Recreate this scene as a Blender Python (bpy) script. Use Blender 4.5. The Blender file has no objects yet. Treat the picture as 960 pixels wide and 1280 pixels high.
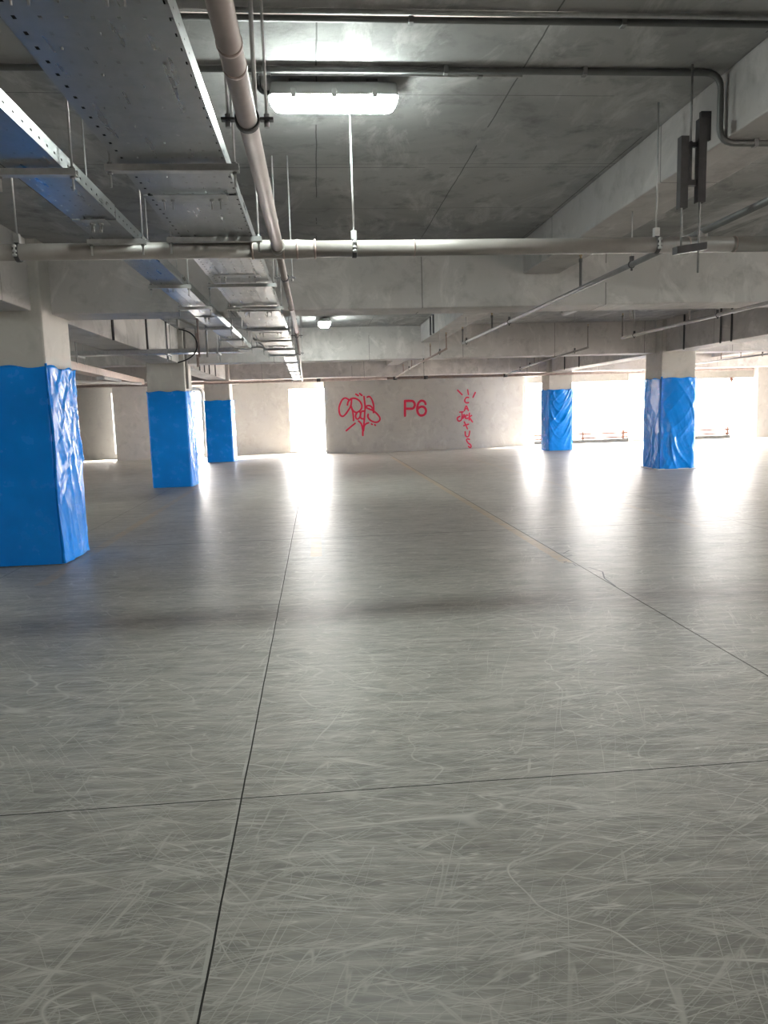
import bpy, bmesh, math, random
from mathutils import Vector, Matrix, noise
random.seed(7)
SC = bpy.context.scene
COL = SC.collection
PI = math.pi

# ------------------------------------------------------------------ materials
MATS = {}
def new_mat(name):
    m = bpy.data.materials.new(name); m.use_nodes = True
    nt = m.node_tree
    for n in list(nt.nodes): nt.nodes.remove(n)
    out = nt.nodes.new('ShaderNodeOutputMaterial')
    b = nt.nodes.new('ShaderNodeBsdfPrincipled')
    nt.links.new(b.outputs[0], out.inputs[0])
    MATS[name] = m
    return m, nt, b, out

class G:
    """small node-graph helper"""
    def __init__(s, nt): s.nt = nt; s.N = nt.nodes; s.L = nt.links
    def put(s, sock, v):
        if hasattr(v, 'is_output'): s.L.new(v, sock)
        else: sock.default_value = v
    def math(s, op, a, b=None, c=None, clamp=False):
        n = s.N.new('ShaderNodeMath'); n.operation = op; n.use_clamp = clamp
        s.put(n.inputs[0], a)
        if b is not None: s.put(n.inputs[1], b)
        if c is not None: s.put(n.inputs[2], c)
        return n.outputs[0]
    def coords(s, kind='Object'):
        return s.N.new('ShaderNodeTexCoord').outputs[kind]
    def mapping(s, vec, scale=(1,1,1), rot=(0,0,0), loc=(0,0,0)):
        n = s.N.new('ShaderNodeMapping'); s.L.new(vec, n.inputs['Vector'])
        n.inputs['Scale'].default_value = scale; n.inputs['Rotation'].default_value = rot; n.inputs['Location'].default_value = loc
        return n.outputs[0]
    def noise(s, vec, scale, detail=4, rough=.55, dist=0.0):
        n = s.N.new('ShaderNodeTexNoise'); s.L.new(vec, n.inputs['Vector'])
        n.inputs['Scale'].default_value = scale; n.inputs['Detail'].default_value = detail
        n.inputs['Roughness'].default_value = rough; n.inputs['Distortion'].default_value = dist
        return n.outputs['Fac']
    def ramp(s, fac, stops, interp='LINEAR'):
        n = s.N.new('ShaderNodeValToRGB'); s.L.new(fac, n.inputs[0])
        cr = n.color_ramp; cr.interpolation = interp
        while len(cr.elements) < len(stops): cr.elements.new(.5)
        for e, (p, c) in zip(cr.elements, stops):
            e.position = p; e.color = (c, c, c, 1) if not hasattr(c, '__len__') else (*c, 1)
        return n.outputs[0]
    def mix(s, fac, a, b, mode='MIX'):
        n = s.N.new('ShaderNodeMix'); n.data_type = 'RGBA'; n.blend_type = mode
        s.put(n.inputs[0], fac)
        for i, v in ((6, a), (7, b)):
            if hasattr(v, 'is_output'): s.L.new(v, n.inputs[i])
            else: n.inputs[i].default_value = (*v, 1)
        return n.outputs[2]
    def sep(s, vec):
        n = s.N.new('ShaderNodeSeparateXYZ'); s.L.new(vec, n.inputs[0]); return n.outputs
    def bump(s, h, strength, dist=.01, normal=None):
        n = s.N.new('ShaderNodeBump'); s.L.new(h, n.inputs['Height'])
        n.inputs['Strength'].default_value = strength; n.inputs['Distance'].default_value = dist
        if normal is not None: s.L.new(normal, n.inputs['Normal'])
        return n.outputs[0]

def line_at(g, coord, pos, half):
    """1 on a thin line where coord == pos"""
    d = g.math('ABSOLUTE', g.math('SUBTRACT', coord, pos))
    return g.math('LESS_THAN', d, half)

def simple(name, color, rough=.5, metal=0.0, spec=.5, noise_amt=.0, nscale=8, emit=None, estr=0):
    m, nt, b, out = new_mat(name)
    b.inputs['Base Color'].default_value = (*color, 1)
    b.inputs['Roughness'].default_value = rough; b.inputs['Metallic'].default_value = metal
    b.inputs['Specular IOR Level'].default_value = spec
    if noise_amt:
        g = G(nt); n = g.noise(g.coords(), nscale, 5, .6)
        c2 = tuple(x*(1-noise_amt) for x in color); c3 = tuple(min(1, x*(1+noise_amt)) for x in color)
        nt.links.new(g.ramp(n, [(.3, c2), (.7, c3)]), b.inputs['Base Color'])
    if emit:
        b.inputs['Emission Color'].default_value = (*emit, 1); b.inputs['Emission Strength'].default_value = estr
    return m

def concrete(name, base, dark, seams=None, rough=.75, bumpy=.25, stains=1.0):
    """cast concrete: cloudy tone, stains, pores and the joints of the formwork panels"""
    m, nt, b, out = new_mat(name); g = G(nt)
    v = g.coords(); x, y, z = g.sep(v)
    big = g.noise(v, .7, 5, .6, .4); mid = g.noise(v, 4.0, 6, .65, .3); fine = g.noise(v, 42, 4, .6)
    col = g.mix(g.ramp(big, [(.3, 0), (.7, 1)]), dark, base)
    col = g.mix(g.math('MULTIPLY', g.ramp(mid, [(.52, 0), (.7, 1)]), .45*stains), col, tuple(c*.55 for c in dark))
    pale = g.noise(g.mapping(v, (1.3, .5, 1.0), (0, 0, .5)), 1.6, 6, .7, 1.2)
    col = g.mix(g.math('MULTIPLY', g.ramp(pale, [(.53, 0), (.66, 1)]), .5*stains), col, tuple(min(1, c*1.3) for c in base))
    col = g.mix(g.math('MULTIPLY', g.ramp(fine, [(.25, 1), (.4, 0)]), .12), col, tuple(c*.5 for c in dark))
    h = g.math('ADD', g.math('MULTIPLY', mid, .6), g.math('MULTIPLY', fine, .12))
    if seams:
        tot = None
        wob = g.math('MULTIPLY', g.math('SUBTRACT', g.noise(v, 3.0, 3), .5), .018)
        for axis, period, off, half in seams:
            c = g.math('ADD', (x, y, z)[axis], wob)
            f = g.math('PINGPONG', g.math('SUBTRACT', c, off), period/2)
            l = g.math('LESS_THAN', f, half)
            brk = g.math('GREATER_THAN', g.noise(g.mapping(v, (1, 1, 1), (0, 0, 0), (axis*3.1, 7*axis, off)), 1.1, 3), .43)
            l = g.math('MULTIPLY', l, brk)
            tot = l if tot is None else g.math('MAXIMUM', tot, l)
        col = g.mix(g.math('MULTIPLY', tot, .8), col, tuple(c*.35 for c in dark))
        h = g.math('SUBTRACT', h, g.math('MULTIPLY', tot, .5))
    nt.links.new(col, b.inputs['Base Color'])
    b.inputs['Roughness'].default_value = rough; b.inputs['Specular IOR Level'].default_value = .35
    nt.links.new(g.bump(h, bumpy, .02), b.inputs['Normal'])
    return m

concrete('slab_concrete', (.52, .51, .508), (.28, .277, .277), seams=[(0, 1.1, .07, .004), (1, 2.44, .98, .0045), (1, 1.22, 5.78, .003)], bumpy=.35, stains=1.3)
concrete('beam_concrete', (.62, .585, .57), (.50, .475, .465), seams=[(0, 2.04, 1.182, .006)], bumpy=.2)
concrete('long_beam_concrete', (.58, .55, .538), (.46, .438, .43), seams=[(1, 2.3, .4, .006)], bumpy=.2)
concrete('column_concrete', (.54, .515, .48), (.46, .44, .415), bumpy=.15, stains=.7)
concrete('wall_concrete', (.36, .342, .315), (.31, .295, .272), bumpy=.12, stains=.6)
concrete('shaded_wall_concrete', (.125, .127, .125), (.10, .10, .099), bumpy=.15, stains=.7)  # ordinary wall concrete, its shade put into the colour
concrete('paving_concrete', (.62, .60, .57), (.52, .50, .47), bumpy=.1, stains=.4)

def floor_material():
    m, nt, b, out = new_mat('power_floated_floor'); g = G(nt)
    v = g.coords(); x, y, z = g.sep(v)
    big = g.noise(v, .35, 5, .6, .6); mid = g.noise(g.mapping(v, (.8, 1.6, 1)), 1.7, 6, .65, .5); fine = g.noise(v, 30, 5, .65)
    col = g.mix(g.ramp(big, [(.34, 0), (.66, 1)]), (.27, .252, .222), (.44, .415, .375))
    col = g.mix(g.math('MULTIPLY', g.ramp(mid, [(.46, 0), (.7, 1)]), .6), col, (.235, .228, .212))
    mot = g.noise(g.mapping(g.mapping(v, (1, 1, 1), (0, 0, .15)), (.55, 1.5, 1)), 5.5, 6, .72, .9)
    col = g.mix(g.math('MULTIPLY', g.ramp(mot, [(.48, 0), (.62, 1)]), .6), col, (.20, .192, .172))
    col = g.mix(g.math('MULTIPLY', g.ramp(mot, [(.34, 1), (.48, 0)]), .3), col, (.50, .48, .44))
    col = g.mix(g.math('MULTIPLY', g.ramp(fine, [(.3, 0), (.7, 1)]), .2), col, (.47, .455, .42))
    # trowel and tyre scratches: thin contour lines of stretched noises, in many directions
    scr = None
    for k, (ang, sx, sy, sc, half, amp) in enumerate([
            (.12, .16, 2.6, 3.6, .0055, 1), (-.22, .15, 2.4, 4.4, .005, 1), (.42, .14, 2.2, 3.8, .005, .9), (.05, .12, 3.6, 6.5, .007, .8),
            (-.55, .16, 2.0, 5.0, .005, .8), (1.0, .15, 1.9, 4.0, .004, .7), (1.9, .15, 2.0, 3.6, .004, .7), (.25, .13, 2.8, 7.5, .007, .8),
            (-.08, .12, 3.2, 5.5, .006, .9), (.3, .5, .9, 1.5, .0025, .9), (2.5, .16, 1.9, 5.0, .005, .6)]):
        mv = g.mapping(g.mapping(v, (1, 1, 1), (0, 0, ang), (3.7*k, 1.9*k, 0)), (sx, sy, 1))
        n = g.noise(mv, sc, 2.0, .5, .1)
        l = g.math('SUBTRACT', 1.0, g.math('DIVIDE', g.math('ABSOLUTE', g.math('SUBTRACT', n, .5)), half*1.35), clamp=True)
        patch = g.ramp(g.noise(g.mapping(v, (1, 1, 1), (0, 0, 0), (11.3*k, -4*k, 0)), 1.6, 4, .65), [(.30, 0), (.6, 1)])
        l = g.math('MULTIPLY', g.math('MULTIPLY', l, patch), amp)
        scr = l if scr is None else g.math('MAXIMUM', scr, l)
    hz = g.noise(g.mapping(g.mapping(v, (1, 1, 1), (0, 0, .06), (0, 0, 0)), (.35, 4.5, 1)), 5, 5, .7, .2)     # fine float marks
    col = g.mix(g.math('MULTIPLY', g.ramp(hz, [(.5, 0), (.64, 1)]), .45), col, (.54, .52, .48))
    col = g.mix(g.math('MULTIPLY', g.ramp(hz, [(.36, 1), (.5, 0)]), .45), col, (.24, .232, .215))
    col = g.mix(g.math('MULTIPLY', scr, .85), col, (.72, .70, .65))
    # faint yellow setting-out paint
    wear = g.ramp(g.noise(v, 6, 5, .7), [(.4, 0), (.6, 1)])
    def strip(px, half, y0, y1, amt):
        s = line_at(g, x, px, half)
        s = g.math('MULTIPLY', s, g.math('MULTIPLY', g.math('GREATER_THAN', y, y0), g.math('LESS_THAN', y, y1)))
        return g.math('MULTIPLY', g.math('MULTIPLY', s, g.math('ADD', g.math('MULTIPLY', wear, .6), .4)), amt)
    pa = g.math('MAXIMUM', strip(-.065, .06, 7.8, 13.6, .7), g.math('MAXIMUM', strip(2.33, .055, 6.9, 24, .6), strip(-2.58, .06, 7, 17, .5)))
    pa = g.math('MAXIMUM', pa, strip(4.5, .05, 8.6, 22, .22))
    col = g.mix(pa, col, (.56, .40, .22))
    # saw-cut joints
    wob = g.math('MULTIPLY', g.math('SUBTRACT', g.noise(v, 2.3, 4), .5), .008)
    xw = g.math('ADD', x, wob); yw = g.math('ADD', y, wob)
    j = None
    for c, p, half, amt, lim in ((xw, -.356, .0032, 1, None), (yw, 2.837, .003, 1, None), (xw, 2.395, .005, .85, None), (yw, 5.889, .004, .35, None), (yw, 8.97, .012, .5, None),
                            (xw, 5.15, .005, .5, None), (xw, -3.1, .005, .5, None), (yw, -.2, .004, .8, None), (yw, 12.0, .006, .4, None), (yw, 15.1, .006, .4, None), (xw, 7.9, .005, .5, None)):
        l = g.math('MULTIPLY', line_at(g, c, p, half), amt)
        j = l if j is None else g.math('MAXIMUM', j, l)
    col = g.mix(j, col, (.035, .033, .03))
    # pale chipped arris along the long joint
    ar = g.math('MULTIPLY', line_at(g, xw, -.366, .006), g.ramp(g.noise(v, 5, 4), [(.45, 0), (.6, .8)]))
    col = g.mix(g.math('MULTIPLY', ar, g.math('SUBTRACT', 1, j)), col, (.55, .54, .5))
    # hairline crack wandering off the right-hand joint
    nt.links.new(col, b.inputs['Base Color'])
    r = g.math('ADD', g.math('MULTIPLY', g.math('ADD', mot, hz), .20), .20)
    r = g.math('ADD', r, g.math('MULTIPLY', scr, .12)); r = g.math('ADD', r, g.math('MULTIPLY', j, .4), clamp=True)
    nt.links.new(r, b.inputs['Roughness']); b.inputs['Specular IOR Level'].default_value = .22
    wav = g.noise(g.mapping(v, (.9, 2.2, 1)), 2.2, 4, .6)
    h = g.math('ADD', g.math('MULTIPLY', scr, .08), g.math('ADD', g.math('MULTIPLY', hz, .30), g.math('MULTIPLY', wav, .35)))
    h = g.math('SUBTRACT', h, g.math('MULTIPLY', j, .8))
    nt.links.new(g.bump(h, .22, .02), b.inputs['Normal'])
floor_material()

def tarp_material():
    m, nt, b, out = new_mat('blue_plastic'); g = G(nt); v = g.coords()
    n = g.noise(v, 2.5, 4, .6)
    col = g.mix(g.ramp(n, [(.35, 0), (.65, 1)]), (.001, .22, .76), (.002, .26, .86))
    nt.links.new(col, b.inputs['Base Color'])
    nt.links.new(g.ramp(g.noise(v, 5, 3), [(.3, .2), (.7, .3)]), b.inputs['Roughness'])
    b.inputs['Specular IOR Level'].default_value = .38
    cr = g.noise(g.mapping(v, (1.2, 1.2, .6)), 9, 3, .5, .6)
    nt.links.new(g.bump(cr, .08, .01), b.inputs['Normal'])
tarp_material()

def tray_material(name, kind):
    """galvanised sheet, really open at its slots"""
    m, nt, b, out = new_mat(name); g = G(nt); v = g.coords(); x, y, z = g.sep(v)
    sp = g.noise(v, 9, 5, .7, .5)
    nt.links.new(g.ramp(sp, [(.3, (.38, .39, .395)), (.7, (.47, .475, .48))]), b.inputs['Base Color'])
    b.inputs['Metallic'].default_value = .92
    nt.links.new(g.ramp(g.noise(g.mapping(v, (6, .8, 6)), 4, 4), [(.3, .26), (.7, .36)]), b.inputs['Roughness'])
    if kind == 'base':
        fx = g.math('PINGPONG', g.math('SUBTRACT', x, .031), .0325); fy = g.math('PINGPONG', y, .041)
        hole = g.math('MULTIPLY', g.math('LESS_THAN', fx, .0055), g.math('LESS_THAN', fy, .011))
    elif kind == 'rail':
        fy = g.math('PINGPONG', y, .041); dz = g.math('ABSOLUTE', g.math('SUBTRACT', z, .034))
        hole = g.math('MULTIPLY', g.math('LESS_THAN', fy, .011), g.math('LESS_THAN', dz, .005))
    else:
        fx = g.math('PINGPONG', x, .05); fy = g.math('PINGPONG', y, .03)
        hole = g.math('MULTIPLY', g.math('LESS_THAN', fx, .012), g.math('LESS_THAN', fy, .005))
    tr = nt.nodes.new('ShaderNodeBsdfTransparent'); mx = nt.nodes.new('ShaderNodeMixShader')
    nt.links.new(hole, mx.inputs[0]); nt.links.new(b.outputs[0], mx.inputs[1]); nt.links.new(tr.outputs[0], mx.inputs[2])
    nt.links.new(mx.outputs[0], out.inputs[0])
tray_material('tray_sheet', 'base'); tray_material('tray_rail', 'rail'); tray_material('cross_tray_sheet', 'cross')

simple('galvanised', (.52, .52, .52), .4, .4, noise_amt=.15, nscale=20)
simple('dull_steel', (.30, .30, .30), .5, .8, noise_amt=.2, nscale=20)
simple('pipe_paint', (.27, .25, .235), .42, 0, noise_amt=.14, nscale=5)
simple('pink_primer', (.37, .315, .30), .5, 0, noise_amt=.12, nscale=6)
simple('coupling_paint', (.35, .27, .245), .5, 0, noise_amt=.2, nscale=9)
simple('conduit_grey', (.17, .17, .17), .45, .3, noise_amt=.15)
simple('dark_conduit', (.07, .07, .075), .5)
simple('black_rubber', (.012, .012, .013), .5)
simple('dark_steel', (.075, .072, .075), .5, .4, noise_amt=.2, nscale=15)
simple('lamp_housing', (.55, .56, .55), .4)
simple('lamp_clip', (.50, .51, .50), .35)
simple('lamp_diffuser', (.85, .87, .85), .3, emit=(.90, 1.0, .94), estr=27)
simple('dead_diffuser', (.62, .62, .60), .3)
simple('red_spray', (.50, .006, .045), .7, noise_amt=.15, nscale=14)
simple('rust_paint', (.13, .05, .032), .55, noise_amt=.2)
simple('pale_pvc', (.55, .53, .50), .4)
simple('white_plastic', (.78, .78, .76), .4)
simple('trunking_warm_lit', (.60, .46, .40), .45, noise_amt=.1)  # pink stands for warm light on the trunking, put into its colour
simple('brass', (.45, .33, .2), .35, .8)

# ------------------------------------------------------------------ mesh helpers
def box(bm, x0, x1, y0, y1, z0, z1, bev=0.0):
    vs = [bm.verts.new(p) for p in ((x0,y0,z0),(x1,y0,z0),(x1,y1,z0),(x0,y1,z0),(x0,y0,z1),(x1,y0,z1),(x1,y1,z1),(x0,y1,z1))]
    fs = [bm.faces.new([vs[i] for i in f]) for f in ((3,2,1,0),(4,5,6,7),(0,1,5,4),(1,2,6,5),(2,3,7,6),(3,0,4,7))]
    if bev:
        es = list({e for f in fs for e in f.edges})
        bmesh.ops.bevel(bm, geom=es, offset=bev, segments=2, profile=.6, affect='EDGES', clamp_overlap=True)

def prism(bm, prof, axis, a0, a1):
    """extrude a closed 2D profile along an axis: axis 0 -> profile (y,z), 1 -> (x,z), 2 -> (x,y)"""
    def P(u, w, t): return ((t,u,w),(u,t,w),(u,w,t))[axis]
    A = [bm.verts.new(P(u, w, a0)) for u, w in prof]; B = [bm.verts.new(P(u, w, a1)) for u, w in prof]
    n = len(prof)
    for i in range(n): bm.faces.new((A[i], A[(i+1) % n], B[(i+1) % n], B[i]))
    bm.faces.new(A[::-1]); bm.faces.new(B)
    bmesh.ops.recalc_face_normals(bm, faces=bm.faces)

def tube(bm, pts, r, n=12, cap=True):
    pts = [Vector(p) for p in pts]; rings = []
    rs = r if hasattr(r, '__len__') else [r]*len(pts)
    t0 = (pts[1]-pts[0]).normalized()
    ref = Vector((0,0,1)) if abs(t0.z) < .9 else Vector((1,0,0))
    u = t0.cross(ref).normalized()
    for i, p in enumerate(pts):
        if i == 0: t = t0
        elif i == len(pts)-1: t = (pts[i]-pts[i-1]).normalized()
        else: t = ((pts[i]-pts[i-1]).normalized() + (pts[i+1]-pts[i]).normalized()).normalized()
        u = (u - t*u.dot(t)).normalized(); w = t.cross(u)
        rings.append([bm.verts.new(p + (u*math.cos(2*PI*k/n) + w*math.sin(2*PI*k/n))*rs[i]) for k in range(n)])
    for a, b in zip(rings, rings[1:]):
        for k in range(n):
            f = bm.faces.new((a[k], a[(k+1) % n], b[(k+1) % n], b[k])); f.smooth = True
    if cap:
        bm.faces.new(rings[0][::-1]); bm.faces.new(rings[-1])

def bend(p0, p1, p2, rad, n=6):
    """points of a rounded corner at p1"""
    p0, p1, p2 = Vector(p0), Vector(p1), Vector(p2)
    a = p1 + (p0-p1).normalized()*rad; b = p1 + (p2-p1).normalized()*rad
    return [((a*(1-t) + p1*t)*(1-t) + (p1*(1-t) + b*t)*t) for t in [i/n for i in range(n+1)]]

def rounded(pts, rad):
    out = [Vector(pts[0])]
    for i in range(1, len(pts)-1): out += bend(pts[i-1], pts[i], pts[i+1], rad)
    return out + [Vector(pts[-1])]

def torus_arc(bm, c, ax1, ax2, R, r, a0, a1, n=16, m=8):
    c = Vector(c); ax1 = Vector(ax1); ax2 = Vector(ax2)
    tube(bm, [c + (ax1*math.cos(a0+(a1-a0)*i/n) + ax2*math.sin(a0+(a1-a0)*i/n))*R for i in range(n+1)], r, m)

def obj(name, bm, mat, parent=None, loc=None):
    """link a bmesh given in world coordinates as one mesh object; its origin goes to loc or to its parent's origin"""
    o_at = Vector(loc) if loc is not None else (Vector(parent['_at']) if parent else Vector((0,0,0)))
    bmesh.ops.translate(bm, verts=bm.verts, vec=-o_at)
    bmesh.ops.recalc_face_normals(bm, faces=bm.faces)
    me = bpy.data.meshes.new(name); bm.to_mesh(me); bm.free()
    me.materials.append(MATS[mat])
    o = bpy.data.objects.new(name, me); COL.objects.link(o)
    o['_at'] = tuple(o_at)
    if parent: o.parent = parent; o.location = (0,0,0)
    else: o.location = o_at
    return o

def tag(o, label, cat, group=None, kind=None):
    o['label'] = label; o['category'] = cat
    if group: o['group'] = group
    if kind: o['kind'] = kind
    return o

def thing(name, label, cat, at=(0,0,0), group=None):
    o = bpy.data.objects.new(name, None); COL.objects.link(o); o.empty_display_size = .1
    o.location = at; o['_at'] = tuple(at)
    return tag(o, label, cat, group)

def struct(name, bm, mat, label, cat):
    return tag(obj(name, bm, mat), label, cat, kind='structure')

def dup(root, delta, label, group=None):
    def cp(o, parent):
        c = o.copy(); COL.objects.link(c)
        if parent: c.parent = parent
        for ch in o.children: cp(ch, c)
        return c
    r = cp(root, None); r.location = Vector(root.location) + Vector(delta)
    r['label'] = label
    return r
B = bmesh.new
SKY = 9.5; SUN = 10.0
EXPO = 2.5

# ------------------------------------------------------------------ the garage shell
SLAB = 3.28; SOF = 2.58; SEC = 2.92
XL, XR, YB, YF = -19.0, 20.0, -9.0, 28.4
bm = B(); box(bm, XL-.3, XR+.3, YB-.3, YF+.35, -.3, 0); struct('floor', bm, 'power_floated_floor', 'scratched grey power-floated concrete floor with saw-cut joints', 'floor')
bm = B(); box(bm, XL-.3, XR+.3, YB-.3, YF+.35, SLAB, SLAB+.3); struct('ceiling', bm, 'slab_concrete', 'bare grey concrete ceiling slab with formwork joints', 'ceiling')
bm = B(); box(bm, -140, 140, -120, 160, -.62, -.32); struct('ground', bm, 'paving_concrete', 'bright paved ground outside the garage openings', 'ground')

ROWS = (.2, 8.4, 16.6, 24.7)
rn = {.2: 'above the camera', 8.4: 'behind the nearest wide pipe, spanning the whole width', 16.6: 'between the first and third cross beams, by the second row of wrapped columns', 24.7: 'last before the graffiti wall'}
for r in ROWS:
    bm = B(); box(bm, XL, XR, r-.1, r+.44, SOF, SLAB, .012)
    struct('beam', bm, 'beam_concrete', 'concrete cross beam ' + rn[r], 'beam')
LINES = {-14.15: 'over the unseen column line beyond the left bay', -3.08: 'over the column line at the left', 7.95: 'over the column line at the right, dark conduits on its face', 19.0: 'at the right edge of the deck'}
for x in LINES:
    bm = B(); box(bm, x-.29, x+.29, YB, YF, SOF, SLAB-.003, .012)
    struct('beam', bm, 'long_beam_concrete', 'lengthwise concrete beam ' + LINES[x], 'beam')
for x, s in ((-8.6, 'crossing the far bay at the left'), (2.5, 'over the middle bay, right of the lit lamp'), (13.4, 'crossing the bright bay at the right')):
    bm = B(); box(bm, x-.2, x+.2, YB, YF, SEC, SLAB-.002, .012)
    struct('beam', bm, 'long_beam_concrete', 'shallow lengthwise concrete beam ' + s, 'beam')

# columns: 0.8 m square, wrapped to about 2 m
COLS = [(-3.08, 8.4), (-3.08, 16.6), (-3.08, 24.7), (7.95, 16.6), (7.95, 24.7)]
def column(x, y, label):
    bm = B(); box(bm, x-.39, x+.39, y-.41, y+.41, 0, SLAB-.001, .02); return struct('column', bm, 'column_concrete', label, 'column')
for (x, y), l in zip(COLS, ('square concrete column rising from the nearest blue wrap at the left', 'square concrete column rising from the second blue wrap of the left row', 'square concrete column rising from the farthest blue wrap of the left row',
                            'square concrete column rising from the big blue wrap at the right', 'square concrete column rising from the small blue wrap beside the graffiti wall')):
    column(x, y, l)
for x, y in ((7.95, 8.4), (-3.08, .2), (7.95, .2), (-14.15, 8.4), (-14.15, 16.6), (-14.15, 24.7)):
    column(x, y, 'bare concrete column outside the view, one of the outer grid')

# curved graffiti wall
CX, CY, CR = 2.91256788, 39.39191576, 12.3241875
def wall_y(x): return CY - math.sqrt(CR*CR - (x-CX)**2)
bm = B(); N = 48; X0, X1 = .29, 7.85
for i in range(N):
    xa = X0 + (X1-X0)*i/N; xb = X0 + (X1-X0)*(i+1)/N
    q = [(xa, wall_y(xa)), (xb, wall_y(xb)), (xb, wall_y(xb)+.3), (xa, wall_y(xa)+.3)]
    lo = [bm.verts.new((*p, 0)) for p in q]; hi = [bm.verts.new((*p, SLAB)) for p in q]
    for a, b_ in ((0, 1), (2, 3)): 
        f = bm.faces.new((lo[a], lo[b_], hi[b_], hi[a])); f.smooth = True
    if i == 0: bm.faces.new((lo[3], lo[0], hi[0], hi[3]))
    if i == N-1: bm.faces.new((lo[1], lo[2], hi[2], hi[1]))
bmesh.ops.remove_doubles(bm, verts=bm.verts, dist=1e-4)
struct('wall_back', bm, 'wall_concrete', 'pale curved concrete wall sprayed with red graffiti', 'wall')

def wall(name, boxes, mat, label):
    bm = B()
    for b_ in boxes: box(bm, *b_)
    return struct(name, bm, mat, label, 'wall')
Y1 = YF + .3
wall('wall_back', [(-4.2, -1.0, YF, Y1, 0, SLAB), (-1.0, .4, YF, Y1, 2.36, SLAB), (-1.0, .4, YF, Y1, 0, .06)], 'wall_concrete', 'pale concrete end wall with tall bright doorway left of the graffiti')
wall('wall_back', [(-7.06, -4.75, 27.3, 27.6, 0, SLAB), (-4.75, -4.2, YF, Y1, 2.36, SLAB), (-4.75, -4.2, YF, Y1, 0, .1)], 'column_concrete', 'smooth pale wall section seen between the first two wrapped columns')
wall('wall_back', [(XL, -7.36, 28.3, Y1, 0, SLAB), (-7.36, -6.9, 28.3, Y1, 2.38, SLAB), (-7.36, -6.9, 28.3, Y1, 0, .2)], 'shaded_wall_concrete', 'end wall with shade put into its dark grey colour, beyond the nearest wrapped column')
wall('wall_back', [(7.8, XR, YF+.2, Y1+.2, 2.34, SLAB)], 'wall_concrete', 'concrete lintel over the wide bright openings at the right')
bm = B(); box(bm, 12.03, 12.66, YF+.1, Y1+.3, 0, SLAB, .01); struct('pillar', bm, 'column_concrete', 'slim pale pillar between the two wide bright openings', 'pillar')
bm = B(); box(bm, 17.1, XR+.3, YF-.1, Y1+.3, 0, SLAB, .01); struct('pillar', bm, 'column_concrete', 'broad pale concrete pier at the right edge', 'pillar')
# sides and rear of the deck, open like the far side
def side(name, fixed, y_spans, label):
    pass
b_ = []
for a, c in ((-9.3, 8.8), (16.2, 17.0), (20.5, 28.9)): b_.append((XR, XR+.3, a, c, 0, SLAB))
b_ += [(XR, XR+.3, YB, Y1, 0, .15), (XR, XR+.3, YB, Y1, 2.58, SLAB)]
wall('wall_right', b_, 'wall_concrete', 'open right side of the deck, piers with low parapet')
b_ = [(XL-.3, XL, YB-.3, Y1, 0, .9), (XL-.3, XL, YB-.3, Y1, 2.3, SLAB)]
for a, c in ((-9.3, 13), (15, 28.7)): b_.append((XL-.3, XL, a, c, 0, SLAB))
wall('wall_left', b_, 'wall_concrete', 'left side wall of the deck with high openings')
b_ = [(XL, XR, YB-.3, YB, 0, .5), (XL, XR, YB-.3, YB, 2.45, SLAB)]
for a, c in ((-19, 6.0), (7.9, 20)): b_.append((a, c, YB-.3, YB, 0, SLAB))
wall('wall_rear', b_, 'wall_concrete', 'open rear side of the deck behind the camera')

# kerb and rails in the far openings
def guard(x0, x1, posts, label, zr=(.36, .2)):
    y = YF + .22
    t = thing('guard_rail', label, 'railing', (x0, y, 0), 'rails in the bright openings')
    bm = B(); box(bm, x0, x1, y-.1, y+.12, 0, .13, .01); obj('kerb', bm, 'shaded_wall_concrete', t)
    for z in zr:
        bm = B(); box(bm, x0, x1, y-.03, y+.03, z-.05, z+.02, .008); obj('rail', bm, 'rust_paint', t)
    for p in posts:
        bm = B(); box(bm, p-.04, p+.04, y-.05, y+.05, .1, .46, .006); obj('post', bm, 'rust_paint', t)
guard(8.3, 12.03, (8.6, 10.25, 11.85), 'low rust-coloured guard rail between the graffiti wall and the slim pillar')
guard(12.66, 16.2, (13.2, 14.7, 16.1), 'low rust-coloured guard rail right of the slim pillar')
t = thing('window_bars', 'thin upright bars in the narrow bright gap right of the graffiti wall', 'bars', (8.15, YF+.3, 0))
for x in (7.97, 8.12, 8.3):
    bm = B(); tube(bm, [(x, YF+.3, 0), (x, YF+.3, 2.34)], .016, 8); obj('bar', bm, 'rust_paint', t)
for z in (.3, 1.1, 1.9):
    bm = B(); tube(bm, [(7.85, YF+.3, z), (8.36, YF+.3, z)], .014, 8); obj('cross_bar', bm, 'rust_paint', t)
t = thing('window_bars', 'rusty bars in the slit between the second and third wrapped columns', 'bars', (-4.4, YF+.12, 0))
for x in (-4.42, -4.3):
    bm = B(); tube(bm, [(x, YF+.12, .1), (x, YF+.12, 2.36)], .018, 8); obj('bar', bm, 'rust_paint', t)
for z in (.5, 1.05, 1.6):
    bm = B(); tube(bm, [(-4.75, YF+.12, z), (-4.2, YF+.12, z)], .014, 8); obj('cross_bar', bm, 'rust_paint', t)
# broken downpipe hanging from the lintel
bm = B(); tube(bm, [(16.15, YF+.12, 2.36), (16.15, YF+.12, 2.25), (16.17, YF+.12, 2.2), (16.19, YF+.12, 1.55)], [.07, .07, .035, .012], 10)
tag(obj('hanging_bracket', bm, 'rust_paint'), 'rusty pointed bracket hanging from the lintel near the right pier', 'bracket')

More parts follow.
